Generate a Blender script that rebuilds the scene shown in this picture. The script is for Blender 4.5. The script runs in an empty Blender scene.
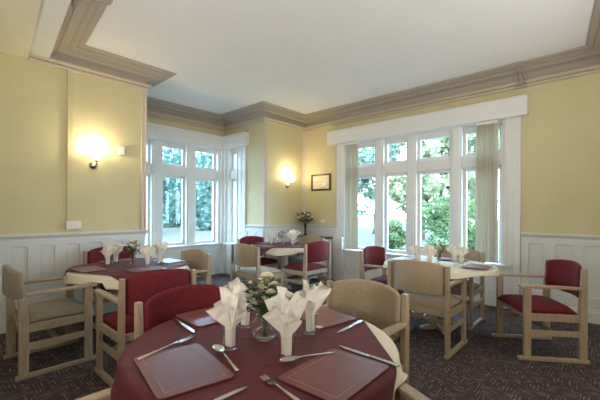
import bpy, bmesh, math, random
from mathutils import Vector, Matrix, noise
R = random.Random(7)
PI = math.pi
C = bpy.context.scene.collection

# ------------------------------------------------------------------ materials
MATS = {}
def mat(name, col, rough=0.6, var=0.0, vscale=20, bump=0.0, bscale=80, metal=0.0, coat=0.0, spec=0.4, stretch=None, col2=None, sheen=0.0):
    m = bpy.data.materials.new(name); m.use_nodes = True
    nt = m.node_tree; b = nt.nodes['Principled BSDF']
    b.inputs['Base Color'].default_value = (*col, 1)
    b.inputs['Roughness'].default_value = rough
    b.inputs['Metallic'].default_value = metal
    b.inputs['Specular IOR Level'].default_value = spec
    b.inputs['Coat Weight'].default_value = coat
    b.inputs['Coat Roughness'].default_value = 0.08
    b.inputs['Sheen Weight'].default_value = sheen
    tc = nt.nodes.new('ShaderNodeTexCoord'); mp = nt.nodes.new('ShaderNodeMapping')
    nt.links.new(tc.outputs['Object'], mp.inputs['Vector'])
    if stretch: mp.inputs['Scale'].default_value = stretch
    if var or col2:
        n = nt.nodes.new('ShaderNodeTexNoise'); n.inputs['Scale'].default_value = vscale; n.inputs['Detail'].default_value = 4
        nt.links.new(mp.outputs[0], n.inputs['Vector'])
        r = nt.nodes.new('ShaderNodeValToRGB')
        c2 = col2 or tuple(min(1, c * (1 + var)) for c in col)
        c1 = col if col2 else tuple(c * (1 - var) for c in col)
        r.color_ramp.elements[0].position = .3; r.color_ramp.elements[1].position = .7
        r.color_ramp.elements[0].color = (*c1, 1); r.color_ramp.elements[1].color = (*c2, 1)
        nt.links.new(n.outputs['Fac'], r.inputs['Fac']); nt.links.new(r.outputs['Color'], b.inputs['Base Color'])
    if bump:
        n2 = nt.nodes.new('ShaderNodeTexNoise'); n2.inputs['Scale'].default_value = bscale; n2.inputs['Detail'].default_value = 3
        nt.links.new(mp.outputs[0], n2.inputs['Vector'])
        bp = nt.nodes.new('ShaderNodeBump'); bp.inputs['Strength'].default_value = bump; bp.inputs['Distance'].default_value = .01
        nt.links.new(n2.outputs['Fac'], bp.inputs['Height']); nt.links.new(bp.outputs['Normal'], b.inputs['Normal'])
    MATS[name] = m
    return m

M_wall = mat('yellow_paint', (.63, .555, .325), .7, .03, 3, .12, 120)
M_ceil = mat('ceiling_paint', (.86, .86, .85), .8, .015, 2)
M_soffit = mat('cream_paint', (.80, .74, .58), .7, .02, 3)
M_white = mat('white_gloss_paint', (.77, .77, .75), .35, .02, 6)
M_dado = mat('old_white_paint', (.67, .67, .635), .42, .035, 5)
M_corn = mat('taupe_plaster', (.42, .365, .30), .6, .015, 2)
M_bead = mat('pinkish_beige_paint', (.64, .55, .45), .55, .03, 6)
M_wood = mat('beech_wood', (.35, .263, .178), .38, 0, 9, col2=(.455, .352, .243), stretch=(6, 6, .9), coat=.15)
M_maroon = mat('maroon_upholstery', (.145, .017, .021), .9, .18, 60, .25, 500, spec=.25)
M_beige = mat('oatmeal_upholstery', (.37, .28, .185), .9, .12, 70, .3, 500, sheen=.2)
M_grey = mat('greige_upholstery', (.28, .235, .165), .9, .12, 60, .3, 500, sheen=.2)
M_clothw = mat('cream_linen', (.78, .72, .58), .85, .03, 15, .1, 300)
M_clothm = mat('maroon_linen', (.125, .026, .034), .7, .08, 8, .12, 400)
M_napkin = mat('white_napkin_paper', (.90, .865, .79), .8, .02, 20, .15, 200)
M_steel = mat('polished_steel', (.72, .70, .66), .18, metal=1.0)
M_chrome = mat('chrome', (.75, .72, .68), .2, metal=1.0)
M_plastic = mat('white_plastic', (.80, .77, .68), .4)
M_dark = mat('dark_stained_wood', (.035, .024, .018), .3, .2, 20)
M_green = mat('stem_green', (.05, .11, .025), .6, .3, 30)
M_leafd = mat('bouquet_leaf', (.045, .085, .025), .6, .4, 30)
M_cream = mat('cream_petal', (.92, .89, .74), .7, .04, 60)
M_yellow = mat('yellow_petal', (.72, .50, .08), .7, .15, 60)
M_pink = mat('dusky_petal', (.42, .27, .24), .8, .2, 60)
M_heart = mat('flower_heart', (.74, .60, .26), .8, .1, 60)
M_blind = mat('sage_blind_fabric', (.60, .575, .465), .8, .05, 25)
def translucent(m, f):
    nt = m.node_tree; b = nt.nodes['Principled BSDF']; o = nt.nodes['Material Output']
    t = nt.nodes.new('ShaderNodeBsdfTranslucent'); t.inputs['Color'].default_value = (.76, .69, .57, 1)
    x = nt.nodes.new('ShaderNodeMixShader'); x.inputs[0].default_value = f
    nt.links.new(b.outputs[0], x.inputs[1]); nt.links.new(t.outputs[0], x.inputs[2]); nt.links.new(x.outputs[0], o.inputs[0])
translucent(M_blind, .3); translucent(M_napkin, .1)
M_stone = mat('garden_stone', (.35, .34, .31), .9, .2, 12)
M_trunk = mat('tree_bark', (.10, .075, .05), .9, .3, 5)

def mat_carpet():
    m = bpy.data.materials.new('carpet_tile'); m.use_nodes = True; nt = m.node_tree; b = nt.nodes['Principled BSDF']
    b.inputs['Roughness'].default_value = .95; b.inputs['Specular IOR Level'].default_value = .1
    N, L = nt.nodes.new, nt.links.new
    tc = N('ShaderNodeTexCoord')
    ch = N('ShaderNodeTexChecker'); ch.inputs['Scale'].default_value = 5.5
    L(tc.outputs['Object'], ch.inputs['Vector'])
    waves = []
    for ax in ('X', 'Y'):
        mp = N('ShaderNodeMapping'); L(tc.outputs['Object'], mp.inputs['Vector'])
        w = N('ShaderNodeTexWave'); w.wave_type = 'BANDS'; w.bands_direction = ax
        w.inputs['Scale'].default_value = 13; w.inputs['Distortion'].default_value = 1.2; w.inputs['Detail Scale'].default_value = 6; w.inputs['Detail'].default_value = 2
        L(mp.outputs[0], w.inputs['Vector'])
        mp2 = N('ShaderNodeMapping'); mp2.inputs['Scale'].default_value = (60, 12, 1) if ax == 'X' else (12, 60, 1)
        L(tc.outputs['Object'], mp2.inputs['Vector'])
        n = N('ShaderNodeTexNoise'); n.inputs['Scale'].default_value = 1.0; n.inputs['Detail'].default_value = 1
        L(mp2.outputs[0], n.inputs['Vector'])
        r = N('ShaderNodeValToRGB'); r.color_ramp.elements[0].position = .45; r.color_ramp.elements[1].position = .62
        L(n.outputs['Fac'], r.inputs['Fac'])
        mu = N('ShaderNodeMath'); mu.operation = 'MULTIPLY'; L(w.outputs['Fac'], mu.inputs[0]); L(r.outputs['Color'], mu.inputs[1])
        waves.append(mu)
    mx = N('ShaderNodeMix'); mx.data_type = 'FLOAT'
    L(ch.outputs['Fac'], mx.inputs[0]); L(waves[0].outputs[0], mx.inputs[2]); L(waves[1].outputs[0], mx.inputs[3])
    n3 = N('ShaderNodeTexNoise'); n3.inputs['Scale'].default_value = 260; n3.inputs['Detail'].default_value = 1; L(tc.outputs['Object'], n3.inputs['Vector'])
    r2 = N('ShaderNodeValToRGB'); r2.color_ramp.elements[0].position = .62; r2.color_ramp.elements[1].position = .78
    L(n3.outputs['Fac'], r2.inputs['Fac'])
    ad = N('ShaderNodeMath'); ad.operation = 'MAXIMUM'; L(mx.outputs[0], ad.inputs[0]); L(r2.outputs['Color'], ad.inputs[1])
    cr = N('ShaderNodeValToRGB'); cr.color_ramp.elements[0].color = (.068, .048, .050, 1); cr.color_ramp.elements[1].color = (.25, .20, .18, 1)
    cr.color_ramp.elements[0].position = .1; cr.color_ramp.elements[1].position = 1.0
    L(ad.outputs[0], cr.inputs['Fac']); L(cr.outputs['Color'], b.inputs['Base Color'])
    bp = N('ShaderNodeBump'); bp.inputs['Strength'].default_value = .4; bp.inputs['Distance'].default_value = .006
    L(n3.outputs['Fac'], bp.inputs['Height']); L(bp.outputs['Normal'], b.inputs['Normal'])
    return m
M_carpet = mat_carpet()

def mat_glass(name, tint=(1, 1, 1), k=1.0):
    m = bpy.data.materials.new(name); m.use_nodes = True; nt = m.node_tree
    for n in list(nt.nodes): nt.nodes.remove(n)
    o = nt.nodes.new('ShaderNodeOutputMaterial'); t = nt.nodes.new('ShaderNodeBsdfTransparent'); g = nt.nodes.new('ShaderNodeBsdfGlossy')
    t.inputs['Color'].default_value = (*tint, 1); g.inputs['Roughness'].default_value = .03
    lw = nt.nodes.new('ShaderNodeLayerWeight'); lw.inputs['Blend'].default_value = .5
    pw = nt.nodes.new('ShaderNodeMath'); pw.operation = 'POWER'; pw.inputs[1].default_value = 3.5
    mu = nt.nodes.new('ShaderNodeMath'); mu.operation = 'MULTIPLY_ADD'; mu.inputs[1].default_value = .75 * k; mu.inputs[2].default_value = .035
    mx = nt.nodes.new('ShaderNodeMixShader')
    nt.links.new(lw.outputs['Facing'], pw.inputs[0]); nt.links.new(pw.outputs[0], mu.inputs[0]); nt.links.new(mu.outputs[0], mx.inputs[0])
    nt.links.new(t.outputs[0], mx.inputs[1]); nt.links.new(g.outputs[0], mx.inputs[2]); nt.links.new(mx.outputs[0], o.inputs[0])
    return m
M_pane = mat_glass('window_glass', (.97, .985, 1.0))
M_tumbler = mat_glass('tumbler_glass', (.985, .99, .99), 1.1)

def mat_placemat():
    m = bpy.data.materials.new('laminate_placemat'); m.use_nodes = True; nt = m.node_tree; b = nt.nodes['Principled BSDF']
    b.inputs['Roughness'].default_value = .36; b.inputs['Specular IOR Level'].default_value = .5
    b.inputs['Coat Weight'].default_value = .12; b.inputs['Coat Roughness'].default_value = .12
    N, L = nt.nodes.new, nt.links.new
    tc = N('ShaderNodeTexCoord'); n = N('ShaderNodeTexNoise'); n.inputs['Scale'].default_value = 25
    L(tc.outputs['Object'], n.inputs['Vector'])
    r = N('ShaderNodeValToRGB'); r.color_ramp.elements[0].color = (.165, .044, .040, 1); r.color_ramp.elements[1].color = (.205, .064, .058, 1)
    L(n.outputs['Fac'], r.inputs['Fac']); L(r.outputs['Color'], b.inputs['Base Color'])
    return m
M_mat = mat_placemat()
M_matline = mat('placemat_gold_line', (.42, .24, .19), .4)

def mat_shade():
    m = bpy.data.materials.new('lit_lamp_glass'); m.use_nodes = True; b = m.node_tree.nodes['Principled BSDF']
    b.inputs['Base Color'].default_value = (.9, .85, .7, 1)
    b.inputs['Emission Color'].default_value = (1, .86, .58, 1); b.inputs['Emission Strength'].default_value = 9
    return m
M_shade = mat_shade()

def mat_leaf(name, c1, c2):
    m = bpy.data.materials.new(name); m.use_nodes = True; nt = m.node_tree
    for n in list(nt.nodes): nt.nodes.remove(n)
    N, L = nt.nodes.new, nt.links.new
    o = N('ShaderNodeOutputMaterial'); d = N('ShaderNodeBsdfDiffuse'); t = N('ShaderNodeBsdfTranslucent'); mx = N('ShaderNodeMixShader'); mx.inputs[0].default_value = .4
    tc = N('ShaderNodeTexCoord'); n = N('ShaderNodeTexNoise'); n.inputs['Scale'].default_value = 1.6; n.inputs['Detail'].default_value = 5
    L(tc.outputs['Object'], n.inputs['Vector'])
    r = N('ShaderNodeValToRGB'); r.color_ramp.elements[0].position = .35; r.color_ramp.elements[1].position = .65
    r.color_ramp.elements[0].color = (*c1, 1); r.color_ramp.elements[1].color = (*c2, 1)
    L(n.outputs['Fac'], r.inputs['Fac']); L(r.outputs[0], d.inputs[0]); L(r.outputs[0], t.inputs[0])
    L(d.outputs[0], mx.inputs[1]); L(t.outputs[0], mx.inputs[2]); L(mx.outputs[0], o.inputs[0])
    return m
M_leafA = mat_leaf('leaf_haze_blue', (.05, .12, .10), (.18, .27, .225))  # cyan tint of the distant haze put into the leaf colour
M_leafB = mat_leaf('leaf_fresh', (.09, .11, .05), (.40, .40, .25))
M_leafD = mat_leaf('leaf_mid', (.06, .095, .07), (.27, .33, .25))
M_leafC = mat_leaf('leaf_bush', (.045, .09, .035), (.15, .20, .09))
M_lawn = mat('lawn_grass', (.030, .032, .021), .95, 0, .8, col2=(.058, .056, .036))

# ------------------------------------------------------------------ helpers
def tag(o, label=None, cat=None, group=None, kind=None):
    if label: o['label'] = label
    if cat: o['category'] = cat
    if group: o['group'] = group
    if kind: o['kind'] = kind
    return o
def empty(name, loc, rz=0):
    o = bpy.data.objects.new(name, None); C.objects.link(o); o.location = loc; o.rotation_euler = (0, 0, rz); o.empty_display_size = .05
    return o
def obj(name, bm, m, parent=None, smooth=False, bevel=0, loc=None, rz=0, seg=2):
    bmesh.ops.recalc_face_normals(bm, faces=bm.faces)
    me = bpy.data.meshes.new(name); bm.to_mesh(me); bm.free()
    if smooth:
        for p in me.polygons: p.use_smooth = True
    for k in (m if isinstance(m, (list, tuple)) else [m]): me.materials.append(k)
    o = bpy.data.objects.new(name, me); C.objects.link(o)
    if parent: o.parent = parent
    if loc: o.location = loc
    if rz: o.rotation_euler = (0, 0, rz)
    if bevel:
        b = o.modifiers.new('bevel', 'BEVEL'); b.width = bevel; b.segments = seg; b.limit_method = 'ANGLE'; b.angle_limit = .7
    return o
def BM(): return bmesh.new()
def box(bm, x0, x1, y0, y1, z0, z1):
    v = [bm.verts.new((x, y, z)) for x in (x0, x1) for y in (y0, y1) for z in (z0, z1)]
    for f in ((0, 1, 3, 2), (4, 6, 7, 5), (0, 4, 5, 1), (2, 3, 7, 6), (0, 2, 6, 4), (1, 5, 7, 3)):
        bm.faces.new([v[i] for i in f])
def loft(bm, rings, closed=True, cap=True):
    vs = [[bm.verts.new(p) for p in r] for r in rings]
    n = len(rings[0])
    for a, b in zip(vs[:-1], vs[1:]):
        for i in range(n if closed else n - 1):
            j = (i + 1) % n
            bm.faces.new((a[i], a[j], b[j], b[i]))
    if cap and closed:
        bm.faces.new(vs[0]); bm.faces.new(list(reversed(vs[-1])))
    return vs
def lathe(bm, prof, n=24, c=(0, 0, 0), cap=True):
    loft(bm, [[(c[0] + r * math.cos(2 * PI * i / n), c[1] + r * math.sin(2 * PI * i / n), c[2] + z) for i in range(n)] for r, z in prof], cap=cap)
def tube(bm, pts, rad, n=8):
    pts = [Vector(p) for p in pts]; rings = []
    for i, p in enumerate(pts):
        t = (pts[min(i + 1, len(pts) - 1)] - pts[max(i - 1, 0)]).normalized()
        a = t.cross(Vector((0, 0, 1)) if abs(t.z) < .9 else Vector((1, 0, 0))).normalized(); b = t.cross(a)
        r = rad[i] if isinstance(rad, (list, tuple)) else rad
        rings.append([p + a * r * math.cos(2 * PI * k / n) + b * r * math.sin(2 * PI * k / n) for k in range(n)])
    loft(bm, rings)
def rrect(w, d, r, n=4):
    pts = []
    for cx, cy, a0 in ((w / 2 - r, d / 2 - r, 0), (-w / 2 + r, d / 2 - r, 90), (-w / 2 + r, -d / 2 + r, 180), (w / 2 - r, -d / 2 + r, 270)):
        for k in range(n + 1):
            a = math.radians(a0 + 90 * k / n); pts.append((cx + r * math.cos(a), cy + r * math.sin(a)))
    return pts
def sweep(bm, path, prof, closed=False):
    """prof (out, z): swept along a counter-clockwise plan path with mitred corners; out is to the left of travel"""
    P = [Vector(p) for p in path]; n = len(P); rings = []
    for i in range(n):
        ds = []
        if closed or i > 0: ds.append((P[i] - P[i - 1]).normalized())
        if closed or i < n - 1: ds.append((P[(i + 1) % n] - P[i]).normalized())
        ns = [Vector((-d.y, d.x)) for d in ds]
        m = ns[0] if len(ns) == 1 else (ns[0] + ns[1]) / (1 + ns[0].dot(ns[1]))
        rings.append([(P[i].x + m.x * o, P[i].y + m.y * o, z) for o, z in prof])
    if closed: 
        vs = [[bm.verts.new(p) for p in r] for r in rings]
        k = len(prof)
        for a in range(n):
            A, B = vs[a], vs[(a + 1) % n]
            for i in range(k): bm.faces.new((A[i], A[(i + 1) % k], B[(i + 1) % k], B[i]))
    else: loft(bm, rings)
def copy_tree(o, parent=None):
    c = o.copy(); C.objects.link(c)
    if parent: c.parent = parent
    for ch in list(o.children): copy_tree(ch, c)
    return c
NT = [0]
def trim(bm, m, label, smooth=False, bevel=0):
    NT[0] += 1
    o = obj('trim_%d' % NT[0], bm, m, smooth=smooth, bevel=bevel)
    return tag(o, label, 'trim', kind='structure')
def curve_plate(outer, holes, thick):
    cu = bpy.data.curves.new('plate', 'CURVE'); cu.dimensions = '2D'; cu.fill_mode = 'BOTH'; cu.extrude = thick / 2; cu.bevel_depth = .004; cu.bevel_resolution = 1; cu.offset = -.004
    for pts in [outer] + holes:
        s = cu.splines.new('POLY'); s.points.add(len(pts) - 1)
        for k, p in enumerate(pts): s.points[k].co = (p[0], p[1], 0, 1)
        s.use_cyclic_u = True
    o = bpy.data.objects.new('plate', cu); C.objects.link(o)
    bpy.context.view_layer.update()
    me = bpy.data.meshes.new_from_object(o.evaluated_get(bpy.context.evaluated_depsgraph_get()))
    bpy.data.objects.remove(o); bpy.data.curves.remove(cu)
    bm = bmesh.new(); bm.from_mesh(me); bpy.data.meshes.remove(me)
    return bm
def panel_hole(u0, u1, z0, z1, arch):
    if not arch: return [(u0, z0), (u1, z0), (u1, z1), (u0, z1)]
    r = .045; h = .022
    pts = [(u0, z0), (u1, z0), (u1, z1 - h)]
    for k in range(1, 5):
        a = PI / 2 * k / 4; pts.append((u1 - r + r * math.cos(a), z1 - h + h * math.sin(a)))
    for k in range(0, 5):
        a = PI / 2 + PI / 2 * k / 4; pts.append((u0 + r + r * math.cos(a), z1 - h + h * math.sin(a)))
    return pts
def wainscot(org, udir, u1, z0, z1, holes, label, m=None, thick=.02):
    """framed panelling standing on a wall face; udir runs to the right seen from the room"""
    bm = curve_plate([(0, z0), (u1, z0), (u1, z1), (0, z1)], holes, thick - .008)
    box(bm, 0, u1, z0, z1, -thick / 2 - .004, -thick / 2 + .004)
    for h in holes:                                     # thin raised field inside each panel
        us = [p[0] for p in h]; zs = [p[1] for p in h]
        cu, cz = (min(us) + max(us)) / 2, (min(zs) + max(zs)) / 2
        w, hh = max(us) - min(us), max(zs) - min(zs)
        if w > .09: box(bm, min(us) + .028, max(us) - .028, min(zs) + .028, max(zs) - .05, -thick / 2 + .002, -thick / 2 + .008)
    ux = Vector(udir); n = Vector((0, 0, 1)).cross(ux) * -1
    mt = Matrix(((ux.x, 0, n.x, org[0]), (ux.y, 0, n.y, org[1]), (0, 1, 0, 0), (0, 0, 0, 1)))
    off = thick / 2 + .004
    bm.transform(Matrix.Translation(n * off) @ mt)
    return trim(bm, m or M_dado, label)

# ------------------------------------------------------------------ room geometry
LX, RY, BX, Y1, Y2 = -4.85, 5.43, -6.13, 2.09, 4.32
CZ, SOF = 3.24, 3.005
XE, YS = 3.0, -2.6
def struct(name, bm, m, label, cat):
    return tag(obj(name, bm, m), label, cat, kind='structure')
bm = BM(); box(bm, BX - .2, XE + .2, YS - .2, RY + .2, -.12, 0)
struct('floor', bm, M_carpet, 'dark purple brown patterned carpet over the whole floor', 'floor')
bm = BM(); box(bm, BX - .25, XE + .25, YS - .25, RY + .25, CZ, CZ + .15)
struct('ceiling', bm, M_ceil, 'plain off white ceiling above the dining room', 'ceiling')
bm = BM(); box(bm, LX - .2, LX, YS - .2, Y1, 0, CZ)
struct('wall_left', bm, M_wall, 'pale yellow wall on the left above panelled dado', 'wall')
T = .2
OX0, OX1, SZ, HZ = -3.80, -1.10, .60, 2.66
bm = BM()
box(bm, LX - T, OX0, RY, RY + T, 0, CZ); box(bm, OX1, XE + T, RY, RY + T, 0, CZ)
box(bm, OX0, OX1, RY, RY + T, 0, SZ - .03); box(bm, OX0, OX1, RY, RY + T, HZ, CZ)
struct('wall_back', bm, M_wall, 'pale yellow wall around the wide four light window', 'wall')
bm = BM(); box(bm, LX - T, LX, Y2, RY, 0, CZ)
box(bm, BX - T, -6.05, Y2, Y2 + T, 0, CZ); box(bm, -5.66, LX - T, Y2, Y2 + T, 0, CZ); box(bm, -6.05, -5.66, Y2, Y2 + T, 0, .62); box(bm, -6.05, -5.66, Y2, Y2 + T, HZ, CZ)
struct('wall_pier', bm, M_wall, 'narrow yellow pier wall between the bay and the wide window', 'wall')
bm = BM()
box(bm, BX - T, BX, Y1 - T, 2.17, 0, CZ); box(bm, BX - T, BX, 4.24, Y2, 0, CZ)
box(bm, BX - T, BX, 2.17, 4.24, 0, .62); box(bm, BX - T, BX, 2.17, 4.24, HZ, CZ)
box(bm, BX, -6.05, Y1 - T, Y1, 0, CZ); box(bm, -5.66, LX - T, Y1 - T, Y1, 0, CZ)
box(bm, -6.05, -5.66, Y1 - T, Y1, 0, .62); box(bm, -6.05, -5.66, Y1 - T, Y1, HZ, CZ)
struct('wall_bay', bm, M_wall, 'walls of the bay recess around its tall white windows', 'wall')
bm = BM(); box(bm, XE, XE + T, YS - T, RY, 0, CZ)
struct('wall_right', bm, M_wall, 'pale yellow wall closing the room on the right', 'wall')
bm = BM(); box(bm, LX, XE, YS - T, YS, 0, CZ)
struct('wall_front', bm, M_wall, 'pale yellow wall behind the viewer', 'wall')
# ceiling beams
SK = -.105                                              # the left beam runs slightly askew
def by(x, y0): return y0 + SK * (x - LX)
def skew(bm, x0, x1, ya, yb, z0, z1):
    loft(bm, [[(x, by(x, y), z) for y, z in ((ya, z0), (yb, z0), (yb, z1), (ya, z1))] for x in (x0, x1)])
bm = BM(); skew(bm, LX, 1.0, .05, .79, SOF, CZ)
struct('beam_left', bm, M_soffit, 'cream downstand beam crossing the ceiling at top left', 'beam')
bm = BM(); skew(bm, LX, 1.0, .791, .985, SOF + .055, CZ)
trim(bm, M_white, 'pale step along the edge of the left beam')
bm = BM(); loft(bm, [[(x, y, z) for x, z in ((x0, SOF), (x0 + .38, SOF), (x0 + .38, CZ), (x0, CZ))] for x0, y in ((.021 + .115 * (RY - .62), .62), (.021, RY))])
struct('beam_right', bm, M_soffit, 'cream downstand beam at the right end of the cornice', 'beam')
# cornice
prof = [(0, -.25), (.026, -.25), (.040, -.238), (.040, -.220), (.022, -.212), (.052, -.206), (.068, -.194), (.068, -.176),
        (.012, -.168), (.014, -.140), (.030, -.118), (.050, -.098), (.062, -.092), (.062, -.080), (.076, -.084), (.150, -.074), (.150, -.058), (.162, -.060), (.172, -.054), (.172, -.042),
        (.185, -.044), (.236, -.036), (.236, -.022), (.250, -.026), (.296, -.022), (.31, -.014), (.31, 0), (0, 0)]
xr = .02 + .115 * (RY - .5); yc = by(xr, .985); M_cornl = mat('pale_taupe_moulding', (.56, .48, .37), .55, .015, 2)
room = [(xr, yc), (.02, RY), (LX, RY), (LX, Y2), (BX, Y2), (BX, Y1), (LX, Y1)]
bm = BM(); sweep(bm, room + [(LX, .985)], [(0, CZ - .168)] + [(o, CZ + z) for o, z in prof[8:]], True)
trim(bm, M_corn, 'taupe moulded plaster cornice running around the ceiling')
bm = BM(); sweep(bm, room + [(LX, .792)], [(o, CZ + z) for o, z in prof[:8]] + [(0, CZ - .169)])
trim(bm, M_cornl, 'pale double bead moulding below the cornice')
# moulded breaks across the cornice
def bracket(org, d, label):
    bm = BM(); 
    for a, w in ((-.05, .028), (.0, .04), (.05, .028)):
        pr = [(o + .02, z) for o, z in (prof[:-2] if org[1] > 3 else prof[8:-2])] + [(.3, 0), (0, 0)]
        vs = [[(org[0] + d[0] * (a + s * w / 2) - d[1] * o, org[1] + d[1] * (a + s * w / 2) + d[0] * o, CZ + z - (.01 if o < .06 else .006)) for o, z in pr] for s in (-1, 1)]
        loft(bm, vs)
    return trim(bm, M_corn, label)
bracket((-.93, RY), (-1, 0), 'moulded break in the cornice above the right end of the window pelmet')
bracket((-3.42, by(-3.42, .985)), (math.cos(-.1046), math.sin(-.1046)), 'moulded break in the cornice beside the left ceiling beam')
# dado rail, skirting
dado = [(0, .985), (.022, .985), (.026, 1.005), (.036, 1.015), (.046, 1.03), (.046, 1.05), (0, 1.05)]
skirt = [(0, 0), (.03, 0), (.03, .125), (.024, .135), (.024, .15), (.014, .17), (0, .17)]
paths = {'left wall': [(-5.36, Y1), (LX, Y1), (LX, YS)], 'pier': [(-3.98, RY), (LX, RY), (LX, Y2), (-5.36, Y2)], 'right wall': [(XE, RY), (-.93, RY)]}
for k, p in paths.items():
    bm = BM(); sweep(bm, p, dado); trim(bm, M_dado, 'white dado rail along the %s' % k)
for i, (k, p) in enumerate(paths.items()):
    bm = BM(); sweep(bm, p, skirt); o = obj('baseboard_' + ('left', 'pier', 'right')[i], bm, M_dado)
    tag(o, 'white moulded skirting board along the %s' % k, 'baseboard', kind='structure')
def holes(u0, u1, pitch, w, start=None, arch=True, z0=.30, z1=.915):
    hs = []; u = start if start is not None else u0
    while u + w < u1: 
        if u > 0.02: hs.append(panel_hole(u, u + w, z0, z1, arch))
        u += pitch
    return hs
# left wall: udir to the right seen from the room = +y ; u = y - YS
wainscot((LX, YS), (0, 1, 0), Y1 - YS, .17, .985, holes(0, Y1 - YS - .05, .252, .155, start=(.64 - YS) % .252), 'white panelling with arched tops along the left wall')
wainscot((LX, Y2), (0, 1, 0), RY - Y2, .17, .985, holes(0, RY - Y2 - .03, .255, .16, start=.08), 'white panelling with arched tops on the pier wall')
wainscot((LX + .02, RY), (1, 0, 0), .85, .17, .985, holes(0, .83, .26, .16, start=.06), 'white panelling in the corner behind the radiator cover')
wainscot((-.93, RY), (1, 0, 0), XE + .93, .17, .985, holes(0, XE + .88, .278, .172, start=.09), 'white panelling with arched tops on the right wall')
wainscot((-5.39, Y2), (1, 0, 0), .54, .17, .985, holes(0, .53, .26, .16, start=.06), 'white panelling on the bay return wall')
# corner beads
for (x, y, lab, dirs) in ((LX, Y1, 'beige corner bead at the end of the left wall', ((.0, -.055), (-.055, .0))), (LX, Y2, 'beige corner bead on the outer corner of the pier', ((0, .055), (-.055, 0)))):
    bm = BM()
    s = 1 if y == Y2 else -1
    box(bm, LX - .05, LX + .012, y - (.012 if s > 0 else .05), y + (.05 if s > 0 else .012), 1.05, SOF)
    tube(bm, [(LX + .012, y - s * .012, 1.05), (LX + .012, y - s * .012, SOF)], .013, 10)
    tube(bm, [(LX + .014, y + s * .042, 1.05), (LX + .014, y + s * .042, SOF)], .009, 8)
    trim(bm, M_bead, lab)
bm = BM(); box(bm, LX, LX + .012, RY - .06, RY, 1.05, SOF); box(bm, LX, LX + .06, RY - .012, RY, 1.05, SOF); tube(bm, [(LX + .016, RY - .016, 1.05), (LX + .016, RY - .016, SOF)], .014, 10)
trim(bm, M_bead, 'beige bead in the inner corner by the picture')
bm = BM(); box(bm, -4.03, -3.985, RY - .014, RY, 1.05, SOF - .09); tube(bm, [(-4.008, RY - .014, 1.05), (-4.008, RY - .014, SOF - .09)], .011, 8)
trim(bm, M_bead, 'beige bead left of the wide window')

# ------------------------------------------------------------------ windows
NW = [0]
def window(org, u, n, u0, u1, mull, label, mw=.15, SZ=.60, top=.10):
    """org on the wall face, u along the wall (to the right seen from the room), n into the room; depth is measured outwards"""
    NW[0] += 1
    w = empty('window_%d' % NW[0], (0, 0, 0)); tag(w, label, 'window', kind='structure')
    U, Nn = Vector((*u, 0)), Vector((*n, 0))
    def wb(bm, a0, a1, d0, d1, z0, z1):
        b0 = len(bm.verts)
        box(bm, a0, a1, d0, d1, z0, z1); bm.verts.ensure_lookup_table()
        for v in bm.verts[b0:]:
            p = Vector((org[0], org[1], 0)) + U * v.co.x - Nn * v.co.y; v.co = (p.x, p.y, v.co.z)
    f = BM(); J = .07
    wb(f, u0, u0 + J, .0, .19, SZ, HZ); wb(f, u1 - J, u1, .0, .19, SZ, HZ)
    wb(f, u0 + J, u1 - J, .01, .19, HZ - .06, HZ)
    wb(f, u0 - .06, u1 + .06, -.06, .24, SZ - .03, SZ)
    for m in mull:
        wb(f, m - mw / 2, m + mw / 2, .03, .19, SZ, HZ - .06)
        wb(f, m - mw / 2 + .03, m + mw / 2 - .03, .012, .03, SZ, HZ - .06)
    edges = [u0 + J] + [e for m in mull for e in (m - mw / 2, m + mw / 2)] + [u1 - J]
    lights = list(zip(edges[0::2], edges[1::2]))
    for a, b in lights: wb(f, a, b, .04, .19, 1.98, 2.15)
    obj('frame', f, M_white, w, bevel=.006)
    for a, b in lights:
        for z0, z1 in ((SZ, 1.98), (2.15, HZ - .06)):
            s = BM(); q = .045
            wb(s, a, a + q, .10, .15, z0, z1); wb(s, b - q, b, .10, .15, z0, z1); wb(s, a + q, b - q, .10, .15, z0, z0 + .055); wb(s, a + q, b - q, .10, .15, z1 - (q if z0 < 1 else top), z1)
            so = obj('sash', s, M_white, w, bevel=.004)
            p = BM(); wb(p, a + q - .005, b - q + .005, .122, .128, z0 + .05, z1 - (q if z0 < 1 else top) + .005); obj('pane', p, M_pane, so)
    hd = BM()
    a, b = lights[-1]; 
    wb(hd, a + .012, a + .028, .085, .10, 1.25, 1.40); obj('handle', hd, M_plastic, w, bevel=.003)
    return w
window((0, RY), (1, 0), (0, -1), OX0, OX1, (-3.09, -2.49, -1.78), 'wide white window of four tall lights with transom lights', .16)
window((BX, 0), (0, 1), (1, 0), 2.17, 4.24, (2.885, 3.57), 'far bay window of three tall white lights', .20, .65, .09)
window((0, Y2), (1, 0), (0, -1), -6.05, -5.66, (), 'narrow side light of the bay beside the pier', .15, .65, .09)
window((0, Y1), (-1, 0), (0, 1), 5.66, 6.05, (), 'narrow side light of the bay behind the left wall', .15, .65, .09)
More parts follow.
